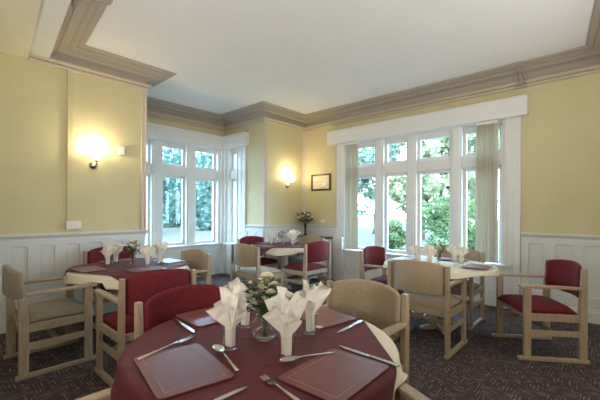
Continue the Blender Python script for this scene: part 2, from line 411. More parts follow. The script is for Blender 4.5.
# architraves
def archi(x0, x1, y, lab):
    bm = BM(); box(bm, x0, x1, y - .02, y, 0, HZ - .02); box(bm, x0, x0 + .03, y - .036, y - .02, 0, HZ - .02); box(bm, x1 - .03, x1, y - .036, y - .02, 0, HZ - .02); box(bm, (x0 + x1) / 2 - .012, (x0 + x1) / 2 + .012, y - .028, y - .02, 0, HZ - .02)
    trim(bm, M_white, lab, bevel=.004)
archi(-3.97, -3.79, RY, 'white moulded architrave left of the wide window')
archi(-1.12, -.935, RY, 'white moulded architrave right of the wide window')
archi(-5.67, -5.38, Y2, 'white moulded architrave on the bay side by the pier')
bm = BM(); box(bm, -4.00, -3.80, RY - .09, RY - .037, 0, .80); box(bm, -4.01, -3.79, RY - .10, RY - .037, .80, .825)
trim(bm, M_white, 'low white boxed pipe casing left of the wide window', bevel=.006)
wainscot((-3.79, RY), (1, 0, 0), 2.67, 0.0, SZ - .03, [panel_hole(a, a + .54, .24, .50, False) for a in (.07, .72, 1.37, 2.02)], 'white panelled apron under the wide window', M_white)
wainscot((BX, Y1), (0, 1, 0), Y2 - Y1, 0.0, .62, [panel_hole(a, a + .56, .2, .50, False) for a in (.12, .82, 1.52)], 'white panelled apron under the far bay window', M_white)
wainscot((BX + .021, Y2), (1, 0, 0), .62, 0.0, .62, [panel_hole(.08, .54, .2, .50, False)], 'white panelled apron under the narrow bay light', M_white)
bm = BM(); box(bm, BX - .02, BX + .05, 4.22, Y2, 0, HZ - .02); box(bm, BX + .05, -6.03, Y2 - .05, Y2, 0, HZ - .02)
trim(bm, M_white, 'white corner post of the bay beside the pier', bevel=.006)
bm = BM(); box(bm, BX - .02, BX + .05, Y1, 2.19, 0, HZ - .02); box(bm, BX + .05, -6.03, Y1, Y1 + .05, 0, HZ - .02)
trim(bm, M_white, 'white corner post of the bay behind the left wall', bevel=.006)
# pelmets
bm = BM(); box(bm, -4.14, -.85, RY - .13, RY, 2.60, 2.85); box(bm, -4.15, -.84, RY - .14, RY, 2.835, 2.86); 
trim(bm, M_white, 'long white boxed pelmet above the wide window', bevel=.006)
bm = BM(); ppr = [(0, 2.6), (.11, 2.6), (.11, 2.66), (.12, 2.67), (.12, 2.80), (.135, 2.81), (.135, 2.85), (0, 2.85)]
sweep(bm, [(-5.30, Y2), (BX, Y2), (BX, Y1), (-5.30, Y1)], ppr)
trim(bm, M_white, 'white moulded pelmet running around the top of the bay')

# vertical blinds
def blind(x0, x1, nv, label):
    b = empty('vertical_blind', ((x0 + x1) / 2, RY - .075, 0)); tag(b, label, 'blind', 'vertical blinds at the wide window')
    w = x1 - x0
    h = BM(); box(h, -w / 2, w / 2, -.02, .02, 2.555, 2.595); obj('headrail', h, M_plastic, b)
    for k in range(nv):
        x = -w / 2 + w * (k + .5) / nv; v = BM()
        a = math.radians(58 + R.uniform(-8, 8)); hw = .045
        dx, dy = math.cos(a) * hw, math.sin(a) * hw
        rings = []
        for z in (.62, 2.555):
            rings.append([(x + dx * s + (-dy / hw) * t, (dy * s + dx / hw * t) * .72, z) for s, t in ((-1, 0), (0, .006), (1, 0), (1, .0015), (0, .0075), (-1, .0015))])
        loft(v, rings); obj('vane', v, M_blind, b)
    c = BM(); tube(c, [(-w / 2 + .01, -.05, 2.55), (-w / 2 + .01, -.052, 1.2)], .003, 6); obj('pull_cord', c, M_plastic, b)
    return b
blind(-3.72, -3.47, 5, 'sage vertical blind gathered at the left side of the wide window')
blind(-1.47, -1.20, 6, 'sage vertical blind gathered at the right side of the wide window')

# ------------------------------------------------------------------ wall fittings
def sconce(x, y, z, label):
    s = empty('wall_sconce', (x, y, z)); tag(s, label, 'wall light', 'lit brass and glass wall sconces')
    b = BM(); lathe(b, [(.005, 0), (.055, 0), (.052, .012), (.036, .018), (.03, .03), (.012, .036), (.005, .037)], 24)
    b.transform(Matrix.Rotation(PI / 2, 4, 'Y')); obj('backplate', b, M_chrome, s, True)
    b = BM(); tube(b, [(.03, 0, 0), (.07, 0, -.012), (.105, 0, .005), (.115, 0, .04)], .008, 10); lathe(b, [(.012, .035), (.028, .045), (.026, .06), (.012, .062)], 16, (.115, 0, 0)); obj('arm', b, M_chrome, s, True)
    b = BM(); lathe(b, [(.02, .062), (.045, .075), (.066, .105), (.074, .14), (.082, .165), (.079, .165), (.071, .14), (.062, .107), (.042, .08), (.018, .068)], 24, (.115, 0, 0)); obj('lamp_shade', b, M_shade, s, True)
    b = BM(); lathe(b, [(.004, .068), (.02, .08), (.026, .105), (.018, .13), (.004, .138)], 14, (.115, 0, 0)); obj('bulb', b, M_shade, s, True)
    l = bpy.data.lights.new('sconce_light', 'POINT'); l.energy = SCONCE; l.color = (1, .83, .55); l.shadow_soft_size = .03
    lo = bpy.data.objects.new('sconce_light', l); C.objects.link(lo); lo.location = (x + .115, y, z + .2)
SCONCE = 11
sconce(LX, 1.455, 1.885, 'lit wall sconce with glass shade on the left wall above the table')
sconce(LX, 4.93, 1.83, 'lit wall sconce with glass shade on the narrow pier wall')
bm = BM(); box(bm, 0, .045, -.04, .04, -.06, .06); tag(obj('heat_sensor', bm, M_plastic, bevel=.012, loc=(LX, 1.775, 2.11), seg=3), 'small white plastic sensor box on the left wall beside the sconce', 'sensor')  # thermostat box that senses heat, fixed to the wall
bm = BM(); box(bm, LX, LX + .028, 1.165, 1.225, 1.19, SOF); tag(obj('cable_trunking', bm, M_wall, bevel=.003), 'yellow painted cable trunking running down the left wall', 'trunking')
bm = BM(); box(bm, LX, LX + .06, 1.15, 1.31, 1.095, 1.19); tag(obj('junction_box', bm, M_plastic, bevel=.006), 'white plastic junction box below the trunking on the left wall', 'junction box')
def socket(name, m4, label):
    e = empty(name, (0, 0, 0)); e.matrix_world = m4; tag(e, label, 'socket')
    b = BM(); box(b, -.073, .073, -.012, 0, -.043, .043); obj('face_plate', b, M_plastic, e, bevel=.004)
    for s in (-.036, .036):
        b = BM(); box(b, s - .006, s + .006, -.016, -.012, .012, .03); obj('switch', b, M_plastic, e, bevel=.001)
        b = BM(); box(b, s - .003, s + .003, -.0135, -.012, -.005, .005); box(b, s - .012, s - .006, -.0135, -.012, -.025, -.02); box(b, s + .006, s + .012, -.0135, -.012, -.025, -.02); obj('pin_hole', b, M_dark, e)
socket('wall_socket', Matrix.Translation((LX + .026, .63, .36)) @ Matrix.Rotation(PI / 2, 4, 'Z'), 'white double socket low on the left wall panelling')
socket('wall_socket', Matrix.Translation((-4.33, RY, 1.115)) @ Matrix.Scale(.75, 4), 'small socket plate just above the dado by the flower vase')
# picture
p = empty('framed_picture', (-4.38, RY - .002, 1.90)); tag(p, 'small dark framed landscape picture on the yellow wall in the corner', 'picture')
W2, H2 = .245, .165
b = BM(); 
for (x0, x1, z0, z1) in ((-W2, W2, H2 - .032, H2), (-W2, W2, -H2, -H2 + .032), (-W2, -W2 + .032, -H2 + .032, H2 - .032), (W2 - .032, W2, -H2 + .032, H2 - .032)): box(b, x0, x1, -.026, 0, z0, z1)
obj('frame', b, M_dark, p, bevel=.004)
m_pic = mat('sepia_landscape_print', (.62, .50, .30), .5, 0, 7, col2=(.78, .70, .52), stretch=(1, 1, 3))
b = BM(); box(b, -W2 + .03, W2 - .03, -.012, -.004, -H2 + .03, H2 - .03); obj('print', b, m_pic, p)
b = BM(); box(b, .02, .13, -.0135, -.0121, -.075, -.005); box(b, -.17, .18, -.0132, -.0121, .045, .052); box(b, .09, .14, -.0134, -.0121, .0, .03)
obj('painted_house', b, [mat('painted_pale_house', (.85, .78, .62), .6)], p)

# radiator cover
rc = empty('radiator_cover', (-4.44, RY - .13, 0)); tag(rc, 'white radiator cover with lattice front and dark shelf in the corner', 'radiator cover')
b = BM(); w = .36
box(b, -w, -w + .06, -.11, .10, 0, .79); box(b, w - .06, w, -.11, .10, 0, .79); box(b, -w + .06, w - .06, -.11, -.09, 0, .14); box(b, -w + .06, w - .06, -.11, -.09, .70, .79); box(b, -.03, .03, -.11, -.09, .14, .70)
obj('casing', b, M_dado, rc, bevel=.004)
b = BM()
for s in (-1, 1):
    cx = s * (w - .03) / 2 ; hw2 = (w - .09) / 2
    k = -.7
    while k < .7:
        for sg in (-1, 1):
            # diagonal lath clipped to the opening x in [cx-hw2, cx+hw2], z in [.14,.70]
            x0, z0 = cx - hw2, .42 + k - sg * hw2; x1, z1 = cx + hw2, .42 + k + sg * hw2
            t0, t1 = 0, 1; dz = z1 - z0
            for lo_, hi_ in ((.14, .70),):
                a, c_ = (lo_ - z0) / dz, (hi_ - z0) / dz
                if a > c_: a, c_ = c_, a
                t0, t1 = max(t0, a), min(t1, c_)
            if t1 - t0 > .03:
                pa = Vector((x0 + (x1 - x0) * t0, -.098 + sg * .003, z0 + dz * t0)); pb = Vector((x0 + (x1 - x0) * t1, -.098 + sg * .003, z0 + dz * t1))
                tube(b, [pa, pb], .005, 4)
        k += .05
obj('lattice_grille', b, M_dado, rc)
b = BM(); box(b, -w + .06, w - .06, -.05, -.04, .05, .72); obj('radiator', b, M_dark, rc)
b = BM(); box(b, -w - .012, w + .015, -.13, .106, .79, .815); obj('shelf', b, M_dark, rc, bevel=.004)

# ------------------------------------------------------------------ chairs
def rr_ring_yz(x, yc, zc, ty, tz, r, n=3):
    return [(x, yc + a, zc + b) for a, b in rrect(ty, tz, r, n)]
def make_chair(fab, wide, arms=True):
    t = empty('armchair' if arms else 'dining_chair', (0, 0, 0))
    sx = .285
    for s in (-1, 1):
        x = s * sx
        b = BM(); box(b, x - .017, x + .017, .185, .245, .032, .648 if arms else .418); obj('leg', b, M_wood, t, bevel=.004)
        b = BM()
        loft(b, [[(x + a, -.235 + yo + c * sc, z) for a, c in ((-.017, -.032), (.017, -.032), (.017, .032), (-.017, .032))] for z, yo, sc in ((.032, .0, 1), (.45, .0, 1), (.62, -.012, .8) if wide else (.83, -.012, .62))])
        obj('leg', b, M_wood, t, bevel=.004)
        b = BM(); box(b, x - .02, x + .02, -.285, .29, 0, .033); obj('floor_runner', b, M_wood, t, bevel=.006)
        b = BM(); box(b, x - .012, x + .012, -.205, .187, .225, .272); obj('stretcher', b, M_wood, t, bevel=.003)
        b = BM()
        loft(b, [[(x + a * wf, y, z + c) for a, c in ((-.024, 0), (.024, 0), (.024, .026), (-.024, .026))] for y, z, wf in ((-.225, .640, .8), (-.1, .644, 1), (.15, .648, 1.15), (.27, .648, 1.1), (.285, .65, .9))])
        obj('armrest', b, M_wood, t, bevel=.006) if arms else b.free()
        b = BM(); box(b, x - .011, x + .011, -.205, .187, .355, .42); obj('seat_rail', b, M_wood, t, bevel=.003)
    b = BM(); box(b, -.273, .273, .195, .22, .36, .415); box(b, -.273, .273, -.235, -.212, .36, .415); box(b, -.273, .273, -.02, .01, .235, .265); obj('cross_rail', b, M_wood, t, bevel=.003)
    # padded seat
    rings = []
    hwx = .262
    for i in range(13):
        v = -1 + 2 * i / 12; y = .02 + v * .235
        e = (1 - abs(v) ** 6) ** .5 if abs(v) < 1 else 0
        top = .425 + .045 * max(e, .25); ring = []
        for k in range(15):
            u = -1 + 2 * k / 14
            ring.append((u * hwx, y, top + .014 * (1 - u ** 4) * e - .02 * abs(u) ** 8))
        ring += [(hwx, y, .418), (-hwx, y, .418)]
        rings.append(ring)
    b = BM(); loft(b, rings); obj('seat', b, fab, t, True)
    # curved padded back
    rings = []
    for i in range(17):
        u = -1 + 2 * i / 16; x = u * (.305 if wide else .262)
        e = (1 - abs(u) ** 10) ** .5 if abs(u) < 1 else 0
        yc = (-.252 - .045 * (1 - u * u)) if wide else (-.225 - .075 * (1 - u * u)); top = .832 + .034 * (1 - u * u); bot = (.625 if wide else .555) - .006 * (1 - u * u)
        hgt = (top - bot) * (.9 + .1 * e); rings.append(rr_ring_yz(x, yc, (top + bot) / 2, .022 + (.034 if wide else .024) * e, hgt, .010 + .01 * e))
    b = BM(); loft(b, rings); obj('backrest', b, fab, t, True)
    return t
protos = {'maroon_side': make_chair(M_maroon, 0, False), 'beige_side': make_chair(M_beige, 0, False), 'maroon': make_chair(M_maroon, 0), 'beige': make_chair(M_beige, 0), 'grey': make_chair(M_grey, 1)}
used = {}
CH = []
def chair(kind, x, y, rz, label, group=None):
    p = protos[kind]
    o = copy_tree(p) if used.get(kind) else p
    used[kind] = 1
    o.location = (x, y, 0); o.rotation_euler = (0, 0, rz)
    tag(o, label, 'chair', 'wooden chairs around the dining tables')
    if 'side' not in kind: CH.append((x, y, rz))
    return o
FX, FmX, FY, FmY = -PI / 2, PI / 2, 0, PI      # facing +x, -x, +y, -y
ML, LT, CT, RT = (-1.19, 1.07), (-3.78, 1.50), (-4.2, 4.17), (-1.48, 3.95)
chair('maroon', -1.65, 1.075, FX, 'maroon backed armchair tucked under the far left of the foreground table')
chair('beige', -1.215, 1.72, FmY, 'oatmeal backed armchair tucked behind the foreground table')
chair('beige', -1.065, .19, FY, 'armchair at near left of foreground table, only its arm tip in view')
chair('maroon', -.525, .885, math.atan2(.399, -.917) - PI / 2, 'armchair at near right of foreground table, only a post and arm tip in view')
chair('grey', -3.70, .775, FY, 'greige armchair seen side on at the near end of the left table')
chair('maroon', -4.43, 1.60, FX, 'maroon armchair between the left table and the panelled wall')
chair('maroon', -2.87, 1.26, FmX, 'maroon armchair with its back to us on the right of left table')
chair('beige', -3.65, 1.93, FmY, 'oatmeal armchair at the bay end of the left table')
chair('beige_side', -3.86, 3.32, FY, 'oatmeal armless chair with its back to us at the table by the pier')
chair('maroon_side', -3.62, 4.11, FmX, 'maroon armless chair on the right side of the table by the pier')
chair('maroon_side', -4.58, 3.99, FX, 'maroon armless chair at the bay side of the table by the pier')
chair('beige_side', -4.22, 4.70, FmY, 'oatmeal armless chair behind the pier table in front of the radiator cover')
chair('maroon', -2.09, 3.99, FX, 'maroon armchair at the left of the table under the wide window')
chair('beige', -1.40, 3.45, FY, 'oatmeal armchair with its back to us at the wide window table')
chair('maroon', -.56, 4.02, math.atan2(-.56, -.83) - PI / 2, 'maroon armchair pulled out at far right by the panelled wall')
chair('beige', -1.48, 4.40, FmY, 'oatmeal armchair between the right table and the wide window')

# ------------------------------------------------------------------ tables and cloths
TT = .73
def arm_boxes():
    out = []
    for x, y, rz in CH:
        m = Matrix.Translation((x, y, 0)) @ Matrix.Rotation(rz, 4, 'Z')
        out.append(m.inverted())
    return out
ARMS = arm_boxes()
def table(c, rad, label):
    t = empty('round_table', (*c, 0), PI / 4 if c in (ML, RT) else 0); tag(t, label, 'table', 'round dining tables')
    b = BM(); lathe(b, [(rad - .02, TT - .03), (rad - .004, TT - .026), (rad, TT - .015), (rad - .004, TT - .003), (rad - .01, TT)], 64); obj('tabletop', b, M_wood, t, True)
    for s in (-1, 1):
        b = BM(); box(b, s * .06 - .035, s * .06 + .035, -.035, .035, .05, TT - .042); obj('post', b, M_wood, t, bevel=.006)
    b = BM(); box(b, -.17, .17, -.17, .17, TT - .042, TT - .031); obj('top_plate', b, M_wood, t, bevel=.004)
    for k in range(2):
        b = BM()
        loft(b, [[(x, yy, z) for yy, z in ((-.03, .0), (.03, .0), (.03, h), (-.03, h))] for x, h in ((-.2, .025), (-.1, .05), (.1, .05), (.2, .025))])
        if k: b.transform(Matrix.Rotation(PI / 2, 4, 'Z') @ Matrix.Translation((0, 0, .0005)))
        obj('foot', b, M_wood, t, bevel=.004)
    return t
def cloth(name, c, rad, half, rot, off, m, label, seed, group, disc, tc=None):
    n = 130; vs, fs = [], []; tc = tc or c
    b_ = .018 + off
    for i in range(n + 1):
        for j in range(n + 1):
            u, v = (-1 + 2 * i / n) * half, (-1 + 2 * j / n) * half
            x, y = u * math.cos(rot) - v * math.sin(rot), u * math.sin(rot) + v * math.cos(rot)
            if disc:
                mx, r0 = max(abs(u), abs(v)), math.hypot(x, y) or 1
                th0 = math.atan2(y, x); k = mx / r0 * (1 + .035 * math.cos(4 * th0 + seed)); x, y = x * k, y * k
            x += c[0] - tc[0]; y += c[1] - tc[1]
            r, th = math.hypot(x, y), math.atan2(y, x)
            z = TT + .002 + off + .0006 * math.sin(23 * x + seed) * math.sin(19 * y + seed)
            if not disc:                             # ironed fold lines of the square cloth
                z += .0022 * max(math.exp(-((q_ - f_) / .011) ** 2) for q_ in (u, v) for f_ in (-half / 2, 0, half / 2)) + .0006 * math.sin(9 * u + 2 * v + seed)
            if r > rad - .004:
                s = r - rad + .004; a = min(s / b_, PI / 2)
                rr = rad - .004 + b_ * math.sin(a); z -= b_ * (1 - math.cos(a)); h = max(0, s - b_ * PI / 2)
                z -= h * .97
                k = .5 + .5 * math.sin(13 * th + seed) * math.cos(5 * th + 1.3)
                rr += h * (.06 + .30 * k)
                x, y = rr * math.cos(th), rr * math.sin(th)
            X, Y = tc[0] + x, tc[1] + y
            for inv in ARMS:                         # hem lies over the chair arms
                q = inv @ Vector((X, Y, 0))
                d = max(abs(abs(q.x) - .285) - .03, -.30 - q.y, q.y - .30)
                if d < .08:
                    lim = .679 + off - max(0, d - .035) * 2.6
                    if z < lim: z = lim
            vs.append((X, Y, z))
    for i in range(n):
        for j in range(n):
            a = i * (n + 1) + j; fs.append((a, a + n + 1, a + n + 2, a + 1))
    me = bpy.data.meshes.new(name); me.from_pydata(vs, [], fs); me.materials.append(m)
    for p in me.polygons: p.use_smooth = True
    o = bpy.data.objects.new(name, me); C.objects.link(o)
    sm = o.modifiers.new('thick', 'SOLIDIFY'); sm.thickness = .0016; sm.offset = 1
    return tag(o, label, 'tablecloth', group)
SETS = [(ML, .58, PI / 4, 'foreground table', 'round pedestal table in the foreground under its cloths'),
        (LT, .56, math.radians(23), 'left table', 'round pedestal table by the left wall under its cloths'),
        (CT, .555, math.radians(55), 'pier table', 'round pedestal table by the pier under its cloths'),
        (RT, .58, 0, 'wide window table', 'round pedestal table by the wide window under its cream cloth')]
for i, (c, rad, rot, nm, lab) in enumerate(SETS):
    table(c, rad, lab)
    cloth('tablecloth', c, rad, rad + (.12, .11, .09, .06)[i], 0, 0.0, M_clothw, 'cream under cloth hanging over the edge of the %s' % nm, i * 1.7, 'cream table cloths', True)
    if i < 3: cloth('tablecloth', (c[0] - .03, c[1] - .035) if i == 0 else c, rad, rad - (.02 if i == 0 else .05), rot, .0095, M_clothm, 'maroon square top cloth spread on the %s' % nm, i * 1.7, 'maroon table cloths', False, c)
ZC = TT + .0165      # top of the cloths

# ------------------------------------------------------------------ place mats
def placemat(x, y, rz, w, d, label):
    o = empty('placemat', (x, y, ZC), rz); tag(o, label, 'placemat', 'glossy maroon placemats')
    b = BM(); loft(b, [[(px, py, z) for px, py in rrect(w - 2 * e, d - 2 * e, .022, 4)] for z, e in ((0, .001), (.001, 0), (.004, 0), (.005, .001))]); obj('board', b, M_mat, o)
    b = BM(); wi, di, t_ = w - .055, d - .055, .0022
    for x0, x1, y0, y1 in ((-wi / 2, wi / 2, di / 2 - t_, di / 2), (-wi / 2, wi / 2, -di / 2, -di / 2 + t_), (-wi / 2, -wi / 2 + t_, -di / 2, di / 2), (wi / 2 - t_, wi / 2, -di / 2, di / 2)): box(b, x0, x1, y0, y1, .0051, .0056)
    obj('border_line', b, M_matline, o)
    return o
placemat(-1.184, .650, math.radians(-11), .375, .262, 'placemat at the near left setting of the foreground table')
placemat(-.740, 1.005, math.radians(92), .345, .262, 'placemat at the near right setting of the foreground table')
placemat(-1.648, 1.105, math.radians(88), .345, .27, 'placemat at the far left setting, shining bluish, by the maroon chair')
placemat(-1.235, 1.495, math.radians(-9), .39, .245, 'placemat at the far setting in front of the oatmeal chair')
def seats(c, nm, list_):
    for dx, dy, rz, lab in list_: placemat(c[0] + dx, c[1] + dy, rz, .33, .23, lab)
seats(LT, '', [(0, -.40, .05, 'placemat before the greige chair on the left table'), (-.40, 0, PI / 2, 'placemat nearest the left wall on the left table'), (.40, -.02, PI / 2 - .08, 'placemat before the maroon chair with its back to us, left table'), (.02, .40, .1, 'placemat at the bay end of the left table')])
seats(CT, '', [(.0, -.38, .03, 'placemat before the near oatmeal chair on the pier table'), (.38, -.0, PI / 2, 'placemat at the right side of the pier table'), (-.38, 0, PI / 2, 'placemat at the bay side of the pier table'), (0, .38, 0, 'placemat at the radiator side of the pier table')])
seats(RT, '', [(.0, -.40, .05, 'placemat before the near oatmeal chair on the wide window table'), (.41, .0, PI / 2, 'placemat at the right end of the wide window table'), (-.41, 0, PI / 2, 'placemat at the left end of the wide window table'), (.02, .40, 0, 'placemat at the window side of the wide window table')])

# ------------------------------------------------------------------ cutlery
def fork_mesh(L):
    b = BM(); w = .0045
    st = [(0, .0075, 0), (.02, .0085, .001), (.25 * L, .0065, .002), (.5 * L, .0035, .004), (.62 * L, .0035, .006), (.68 * L, .009, .005), (.72 * L, .0125, .003), (.78 * L, .0125, .002)]
    loft(b, [[(-hw, y, z), (hw, y, z), (hw * .8, y, z + .0025), (-hw * .8, y, z + .0025)] for y, hw, z in st])
    for k in range(4):
        x = -.0105 + k * .007
        loft(b, [[(x - a, y, z), (x + a, y, z), (x + a, y, z + .002), (x - a, y, z + .002)] for y, z, a in ((.775 * L, .002, .0021), (.86 * L, .001, .002), (.95 * L, .003, .0017), (L, .006, .0008))])
    return b
def knife_mesh(L):
    b = BM()
    st = [(0, .0075, .004), (.01, .009, .005), (.2 * L, .0085, .005), (.42 * L, .0065, .0045), (.44 * L, .0085, .002), (.6 * L, .0095, .0018), (.85 * L, .0092, .0016), (.96 * L, .006, .0014), (L, .002, .0012)]
    loft(b, [[(-hw + (.004 if y > .9 * L else 0), y, 0), (hw, y, 0), (hw, y, t), (-hw + (.004 if y > .9 * L else 0), y, t * .7)] for y, hw, t in st])
    return b
def spoon_mesh(L):
    b = BM()
    st = [(0, .0075, .0), (.02, .0085, .001), (.25 * L, .0065, .003), (.5 * L, .0035, .006), (.68 * L, .0035, .007)]
    loft(b, [[(-hw, y, z), (hw, y, z), (hw * .8, y, z + .0025), (-hw * .8, y, z + .0025)] for y, hw, z in st])
    cy, ry, rx = .835 * L, .17 * L, .0215
    top, bot = [], []
    for i in range(7):
        f = i / 6
        for arr, dz in ((top, .0018), (bot, 0)):
            arr.append([(rx * f * math.cos(2 * PI * k / 20) * (1 + .1 * math.sin(2 * PI * k / 20)), cy + ry * f * math.sin(2 * PI * k / 20), .008 * f * f + dz) for k in range(20)])
    rings = [[tuple(Vector(p) + Vector((0, 0, 0))) for p in r] for r in bot[1:]] + list(reversed(top[1:]))
    loft(b, rings)
    return b
def cutlery(kind, a, t, label, z=None, grp='cutlery laid on the foreground table'):
    L = math.hypot(t[0] - a[0], t[1] - a[1])
    b = {'fork': fork_mesh, 'knife': knife_mesh, 'spoon': spoon_mesh}[kind](L)
    o = obj(kind, b, M_steel, smooth=(kind == 'spoon'), bevel=0, loc=(a[0], a[1], z or ZC + .0065), rz=math.atan2(t[1] - a[1], t[0] - a[0]) - PI / 2)
    return tag(o, label, kind, grp)
cutlery('fork', (-1.355, .56), (-1.415, .835), 'fork along the left edge of the near left placemat')
cutlery('spoon', (-.998, .765), (-1.245, .840), 'spoon lying across beyond the near left placemat by the tumbler')
cutlery('knife', (-.90, .49), (-.895, .735), 'knife at the right edge of the near left placemat', ZC + .001)
cutlery('knife', (-1.738, .905), (-1.455, .868), 'knife beside the bluish far left placemat')
cutlery('spoon', (-.867, 1.190), (-.925, .985), 'spoon beyond the near right placemat beside the right tumbler') if False else cutlery('spoon', (-.845, 1.135), (-.935, .915), 'spoon left of the near right placemat beside the right tumbler', ZC + .0065)
cutlery('knife', (-.595, 1.205), (-.885, 1.215), 'knife at the far edge of the near right placemat', ZC + .001)
cutlery('fork', (-.70, .775), (-.905, .802), 'fork at the near edge of the near right placemat', ZC + .001)
cutlery('spoon', (-1.185, 1.355), (-1.055, 1.315), 'small spoon in front of the far setting placemat', ZC + .001)
cutlery('knife', (-.985, 1.575), (-.975, 1.335), 'knife at the right end of the far setting placemat', ZC + .001)
cutlery('fork', (-1.735, 1.315), (-1.50, 1.31), 'fork at the far side of the bluish far left placemat', ZC + .001)

# ------------------------------------------------------------------ glasses, napkins, flowers
def tumbler(x, y, label, grp, z=ZC):
    o = empty('tumbler', (x, y, z)); b = BM()
    lathe(b, [(.026, 0), (.030, .002), (.031, .012), (.036, .092), (.0365, .093), (.0355, .093), (.0345, .09), (.0292, .014), (.012, .011)], 24)
    C.objects.unlink(o); bpy.data.objects.remove(o)
    o = obj('tumbler', b, M_tumbler, smooth=True, loc=(x, y, z)); return tag(o, label, 'glass', grp)
def napkin(x, y, rz, label, grp, seed, h=.235, w=.074, z=ZC):
    """paper napkin folded to points and stuffed in a glass: pointed flaps fanning out of one twisted foot"""
    r_ = random.Random(seed); b = BM(); NS, NTt = 6, 12
    flaps = [(-98, .80, 1.0, -.40, .60), (-35, .97, .88, .42, .80), (212, 1.0, .90, -.42, .80), (92, .94, 1.0, .1, .72), (35, .82, .8, .3, .7)]
    for a0, hf, wf, sk, kn in flaps:
        a = math.radians(a0 + r_.uniform(-14, 14)); H = h * hf * r_.uniform(.92, 1.04); W = w * wf * r_.uniform(.85, 1.1); skew_ = sk + r_.uniform(-.15, .15); kn += r_.uniform(-.06, .06)
        o = Vector((r_.uniform(0, 60), 0, 0)); cr = r_.uniform(.10, .26) * r_.choice((-1, 1)); grid = []
        for i in range(NTt + 1):
            t = i / NTt; zz = .014 + (H - .014) * t; q = max(0, zz - .098)
            tw = (zz - .098) / (H - .098)
            if q <= 0: wd, out = .020 + .003 * t, .012 + .003 * t
            else:
                wd = .023 + (W - .023) * min(1, (tw / kn) ** .8) if tw < kn else W * max(.02, 1 - (tw - kn) / (1 - kn))
                out = .015 + .26 * q * (1 - .35 * tw)
            row = []
            for k in range(NS + 1):
                sx = -1 + 2 * k / NS; px = sx * wd + skew_ * q * .55
                nz = noise.noise(Vector((px * 42, zz * 30, a0)) + o) * .011 * min(1, q / .03)
                py = -(out + cr * q * abs(sx) - .006 * sx * sx * (0 if q else 1) + nz - (abs(px) * .30 if q > 0 else 0))
                if q <= 0 and math.hypot(px, py) > .0275:
                    f = .0275 / math.hypot(px, py); px, py = px * f, py * f
                row.append(b.verts.new((px * math.cos(a + PI / 2) - py * math.sin(a + PI / 2), px * math.sin(a + PI / 2) + py * math.cos(a + PI / 2), zz - (.010 * abs(sx) if tw > kn else 0))))
            grid.append(row)
        for r0, r1 in zip(grid[:-1], grid[1:]):
            for k in range(NS): b.faces.new((r0[k], r0[k + 1], r1[k + 1], r1[k]))
    o = obj('napkin', b, M_napkin, loc=(x, y, z), rz=rz)
    sm = o.modifiers.new('thick', 'SOLIDIFY'); sm.thickness = .0012
    return tag(o, label, 'napkin', grp)
VIEW = math.radians(42.4)
G_T, G_N = 'tumblers on the dining tables', 'white napkins standing in tumblers'
for i, (x, y, h, w, lab) in enumerate(((-1.195, .878, .27, .083, 'left of the flower vase, nearest of its pair'), (-.96, .978, .272, .09, 'right of the flower vase, nearest of its pair'),
                                   (-1.362, 1.09, .25, .076, 'behind left of the flower vase'), (-1.07, 1.245, .26, .08, 'behind right of the flower vase'))):
    tumbler(x, y, 'tumbler on the foreground table ' + lab, G_T)
    napkin(x, y, VIEW + (.25, -.15, .5, -.6)[i], 'white napkin on the foreground table ' + lab, G_N, 11 + i, h, w)
def setting(c, nm, spots, h=.235, w=.1):
    for i, (dx, dy, lab) in enumerate(spots):
        tumbler(c[0] + dx, c[1] + dy, 'tumbler on the %s, %s' % (nm, lab), G_T)
        napkin(c[0] + dx, c[1] + dy, VIEW + R.uniform(-.5, .5), 'white napkin on the %s, %s' % (nm, lab), G_N, R.randint(1, 999), h * R.uniform(.95, 1.08), w)
setting(LT, 'left table', [(-.13, -.19, 'front left of its flowers'), (-.25, -.07, 'back left of its flowers'), (.16, .10, 'front right of its flowers'), (.10, .26, 'back right of its flowers')])
setting(CT, 'pier table', [(-.16, -.12, 'left of its green sprig'), (-.22, .05, 'behind left of its green sprig'), (.18, .05, 'right of its green sprig'), (.04, .25, 'behind right of its green sprig')], .25)
setting(RT, 'wide window table', [(-.03, -.16, 'centre front'), (-.22, -.04, 'furthest left'), (.22, .10, 'furthest right'), (.11, .21, 'just right of its yellow flowers')], .21)

def flower_head(m, rad, petals=18):
    b = BM()
    for lay in range(3):
        rr = rad * (1 - .25 * lay); up = .35 * lay + .15
        for k in range(petals - 3 * lay):
            a = 2 * PI * (k + .5 * lay) / (petals - 3 * lay); ca, sa = math.cos(a), math.sin(a); pw = rr * .16
            pts = []
            for f, wf in ((.1, .4), (.6, 1), (.95, .7), (1.05, .1)):
                zc = rr * up * f + lay * .002 - .0015 * f
                pts.append(((rr * f * ca - sa * pw * wf, rr * f * sa + ca * pw * wf, zc), (rr * f * ca + sa * pw * wf, rr * f * sa - ca * pw * wf, zc)))
            vs = [(b.verts.new(p), b.verts.new(q)) for p, q in pts]
            for (a0, a1), (b0, b1) in zip(vs[:-1], vs[1:]): b.faces.new((a0, a1, b1, b0))
    nf = len(b.faces)
    lathe(b, [(.001, rad * .30), (rad * .2, rad * .26), (rad * .24, rad * .1), (rad * .05, -rad * .15)], 10)
    b.faces.ensure_lookup_table()
    for f in b.faces[nf:]: f.material_index = 1
    return b
